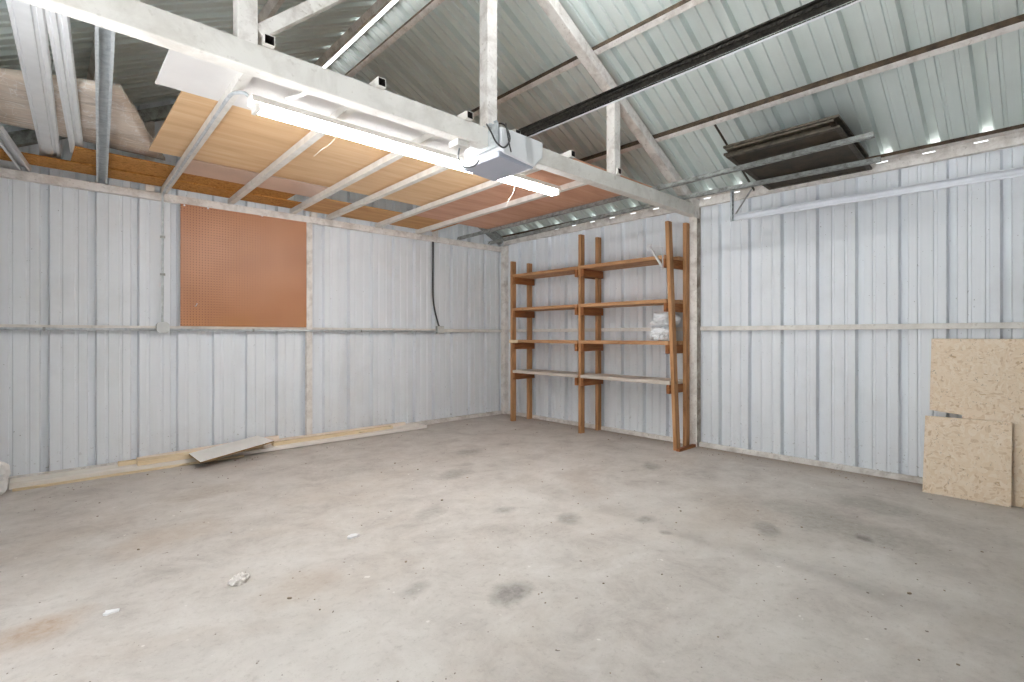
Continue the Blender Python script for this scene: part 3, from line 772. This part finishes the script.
# ------------------------------------------------------------------ pegboard
t = thing('pegboard', 'large brown square pegboard hung on the left wall', 'pegboard', (-3.63, -.05, 1.28))
bm = B(); box(bm, -4.232, -3.036, -.052, -.046, 1.279, 2.468)
o = obj('board', bm, PEG, t)
bm = B()
for x in (-4.18, -3.6, -3.08): box(bm, x - .02, x + .02, -.0455, -.002, 1.28, 2.45)
obj('batten', bm, WHITE_OLD, t)
for x, z in ((-4.2, 2.44), (-4.0, 2.445), (-3.5, 2.45)):
    bm = B(); tube(bm, [(x, -.052, z), (x, -.055, z)], .009, 8); obj('screw', bm, SILVER, t)
bm = B(); tube(bm, curve([(-4.11, -.053, 1.475), (-4.11, -.075, 1.475), (-4.105, -.085, 1.485), (-4.10, -.085, 1.50)], 4), .004, 6); obj('hook', bm, SILVER, t)

# ------------------------------------------------------------------ strand board sheets by the right wall
def leaning(name, y0, y1, z0, z1, x0, x1, th, m, label, notch=None):
    """sheet leaning on the right wall, x0 at the floor, x1 at its top"""
    if notch:
        pts = [(y1 - notch[0], z0), (y1 - notch[0], notch[1]), (y1, notch[1] + .018), (y1, z1), (y0, z1), (y0, z0)]
    else: pts = [(y1, z0), (y1, z1), (y0, z1 + .01), (y0, z0)]
    bm = B()
    def X(z): return x0 + (x1 - x0) * (z - z0) / (z1 - z0)
    A = [bm.verts.new((X(z), y, z)) for y, z in pts]; C = [bm.verts.new((X(z) + th, y, z + .002)) for y, z in pts]
    n = len(pts)
    bm.faces.new(A[::-1]); bm.faces.new(C)
    for i in range(n): bm.faces.new((A[i], A[(i + 1) % n], C[(i + 1) % n], C[i]))
    return tag(obj(name, bm, m, bevel=.0015), label, 'board')
leaning('strand_board', -6.3, -5.088, .0, 1.163, -.245, -.062, .012, OSBL, 'tall pale strand board with a notched corner leaning on the right wall', notch=(.19, .592))
leaning('strand_board', -5.548, -5.066, .0, .565, -.305, -.185, .012, OSBL, 'small pale strand board standing in front of the tall one')

# ------------------------------------------------------------------ planks along the foot of the left wall
def plank(name, p, q, w, h, m, label, mi=None, roll=0, cat='plank'):
    bm = B(); bar(bm, p, q, w, h, (0, math.sin(roll), math.cos(roll)))
    return tag(obj(name, bm, m, bevel=.003), label, cat, 'timber along the left wall')
plank('plank', (-5.39, -.187, .026), (-1.60, -.170, .026), .24, .036, PLANKW, 'long wide whitewashed plank flat on the floor along the left wall')
plank('plank', (-5.37, -.338, .008), (-3.75, -.322, .008), .035, .016, FRESH, 'thin fresh pine strip on the floor in front of the whitewashed plank')
plank('plank', (-4.575, -.095, .063), (-3.35, -.09, .102), .06, .036, PINK, 'pinkish timber near the left wall behind the tilted white board')
plank('plank', (-4.715, -.158, .063), (-4.05, -.156, .063), .05, .036, FRESH, 'short pine stick on the whitewashed plank, its sawn end furthest left')
plank('plank', (-4.59, -.240, .064), (-3.55, -.230, .064), .075, .038, FRESH, 'pine stud with knotty end tucked under the tilted white board left edge')
plank('plank', (-3.45, -.215, .062), (-2.04, -.175, .062), .065, .034, FRESH, 'pine stud lying on the whitewashed plank right of the tilted white board')
plank('plank', (-3.44, -.092, .063), (-1.80, -.080, .063), .05, .036, PINK, 'long thin pinkish timber against the wall, furthest right of the pile')

# white panel lying tilted across the planks
t = thing('painted_board', 'loose white painted board lying tilted across the planks', 'board', (-3.8, -.25, .09))
cs = [Vector(p) for p in ((-4.18, -.62, .075), (-3.478, -.36, .124), (-3.55, -.065, .142), (-4.207, -.29, .098))]
bm = B(); nn = (cs[1] - cs[0]).cross(cs[3] - cs[0]).normalized()
A = [bm.verts.new(p) for p in cs]; C = [bm.verts.new(p - nn * .004) for p in cs]
bm.faces.new(A); bm.faces.new(C[::-1])
for i in range(4): bm.faces.new((A[i], C[i], C[(i + 1) % 4], A[(i + 1) % 4]))
obj('face', bm, FLATW, t)
bm = B(); A = [bm.verts.new(p - nn * .0045) for p in cs]; C = [bm.verts.new(p - nn * .016) for p in cs]
bm.faces.new(A); bm.faces.new(C[::-1])
for i in range(4): bm.faces.new((A[i], C[i], C[(i + 1) % 4], A[(i + 1) % 4]))
obj('core', bm, BROWNEDGE, t)

# white sack cut by the left edge of the view
crumple('white_sack', (-5.545, -.40, 0), (.15, .17, .16), .22, 5.2, m_plain('white_sack_cloth', rgb(224, 222, 218), .7, 0, .05, 12), 'white sack on the floor at the far left beside the planks', 'sack', .75, 4)

# ------------------------------------------------------------------ litter on the floor
crumple('plaster_lump', (-4.515, -3.09, 0), (.042, .028, .026), .45, 2.2, m_grime('dirty_plaster', rgb(236, 230, 224), rgb(130, 118, 104), .22, 30), 'dirty white lump of plaster lying on the concrete', 'debris', .6, 3)
def flake(p, r, seed, label):
    bm = B(); rnd = random.Random(seed); n = 9
    A = []
    for k in range(n):
        a = 2 * math.pi * k / n; rr = rnd.uniform(.6, 1.1)
        A.append((p[0] + r[0] * rr * math.cos(a), p[1] + r[1] * rr * math.sin(a)))
    T = [bm.verts.new((x, y, .006 + .004 * rnd.random())) for x, y in A]; Bt = [bm.verts.new((x, y, .0)) for x, y in A]
    bm.faces.new(T); bm.faces.new(Bt[::-1])
    for i in range(n): bm.faces.new((T[i], T[(i + 1) % n], Bt[(i + 1) % n], Bt[i]))
    return tag(obj('paper_scrap', bm, m_plain('scrap_white', rgb(240, 240, 240), .6, 0, .02)), label, 'scrap')
flake((-3.86, -2.925), (.05, .03), 4, 'white paper scrap in the middle of the concrete floor')
flake((-4.99, -3.0), (.035, .02), 9, 'small white paper scrap at the left of the concrete floor')
bm = B(); rnd = random.Random(11)
for i in range(420):
    if i < 240:
        x, y = rnd.uniform(-5.4, -.3), rnd.uniform(-5.6, -.5)
    elif i < 350: x, y = -abs(rnd.gauss(0, .15)) - .06, rnd.uniform(-5.0, -.7)
    else: x, y = rnd.uniform(-5.3, -.6), -.42 - abs(rnd.gauss(0, .12))
    r = rnd.uniform(.002, .005) if i % 9 else rnd.uniform(.005, .009)
    bmesh.ops.create_icosphere(bm, subdivisions=1, radius=1, matrix=Matrix.Translation((x, y, r * .35)) @ Matrix.Rotation(rnd.random() * 6, 4, 'Z') @ Matrix.Diagonal((r * rnd.uniform(.8, 1.8), r, r * rnd.uniform(.4, .8), 1)))
tag(obj('floor_grit', bm, m_grime('grit', rgb(160, 144, 124), rgb(104, 90, 76), .5, 6), origin=(0, 0, 0)), 'brown grit and crumbs scattered over the concrete floor', 'grit', kind='stuff')

# ------------------------------------------------------------------ daylight outside, camera, exposure
w = bpy.data.worlds.new('sky'); S.world = w; w.use_nodes = True
bg = w.node_tree.nodes['Background']; bg.inputs['Color'].default_value = (.93, .97, 1.0, 1); bg.inputs['Strength'].default_value = 1.8
sun = bpy.data.lights.new('sun', 'SUN'); sun.energy = 36; sun.color = (.98, .97, 1.0); sun.angle = .02; so = bpy.data.objects.new('sun', sun); COL.objects.link(so)
so.rotation_euler = (math.radians(-32), 0, 0); so.location = (-9, 2, 8)

cam = bpy.data.cameras.new('camera'); co = bpy.data.objects.new('camera', cam); COL.objects.link(co)
cam.sensor_width = 36; cam.lens = 507.059 / 1024 * 36
cam.shift_y = -(341 - 335.351) / 1024
cam.clip_start = .02
co.location = (-5.2117, -5.7653, 1.19)
co.rotation_euler = (math.radians(90), 0, math.radians(47.0868 - 90))
S.camera = co
S.view_settings.view_transform = 'Standard'; S.view_settings.look = 'None'
S.view_settings.exposure = 0.2; S.view_settings.gamma = 1.0; S.view_settings.use_curve_mapping = False
S.cycles.max_bounces = 10; S.cycles.diffuse_bounces = 7; S.cycles.sample_clamp_indirect = 8.0
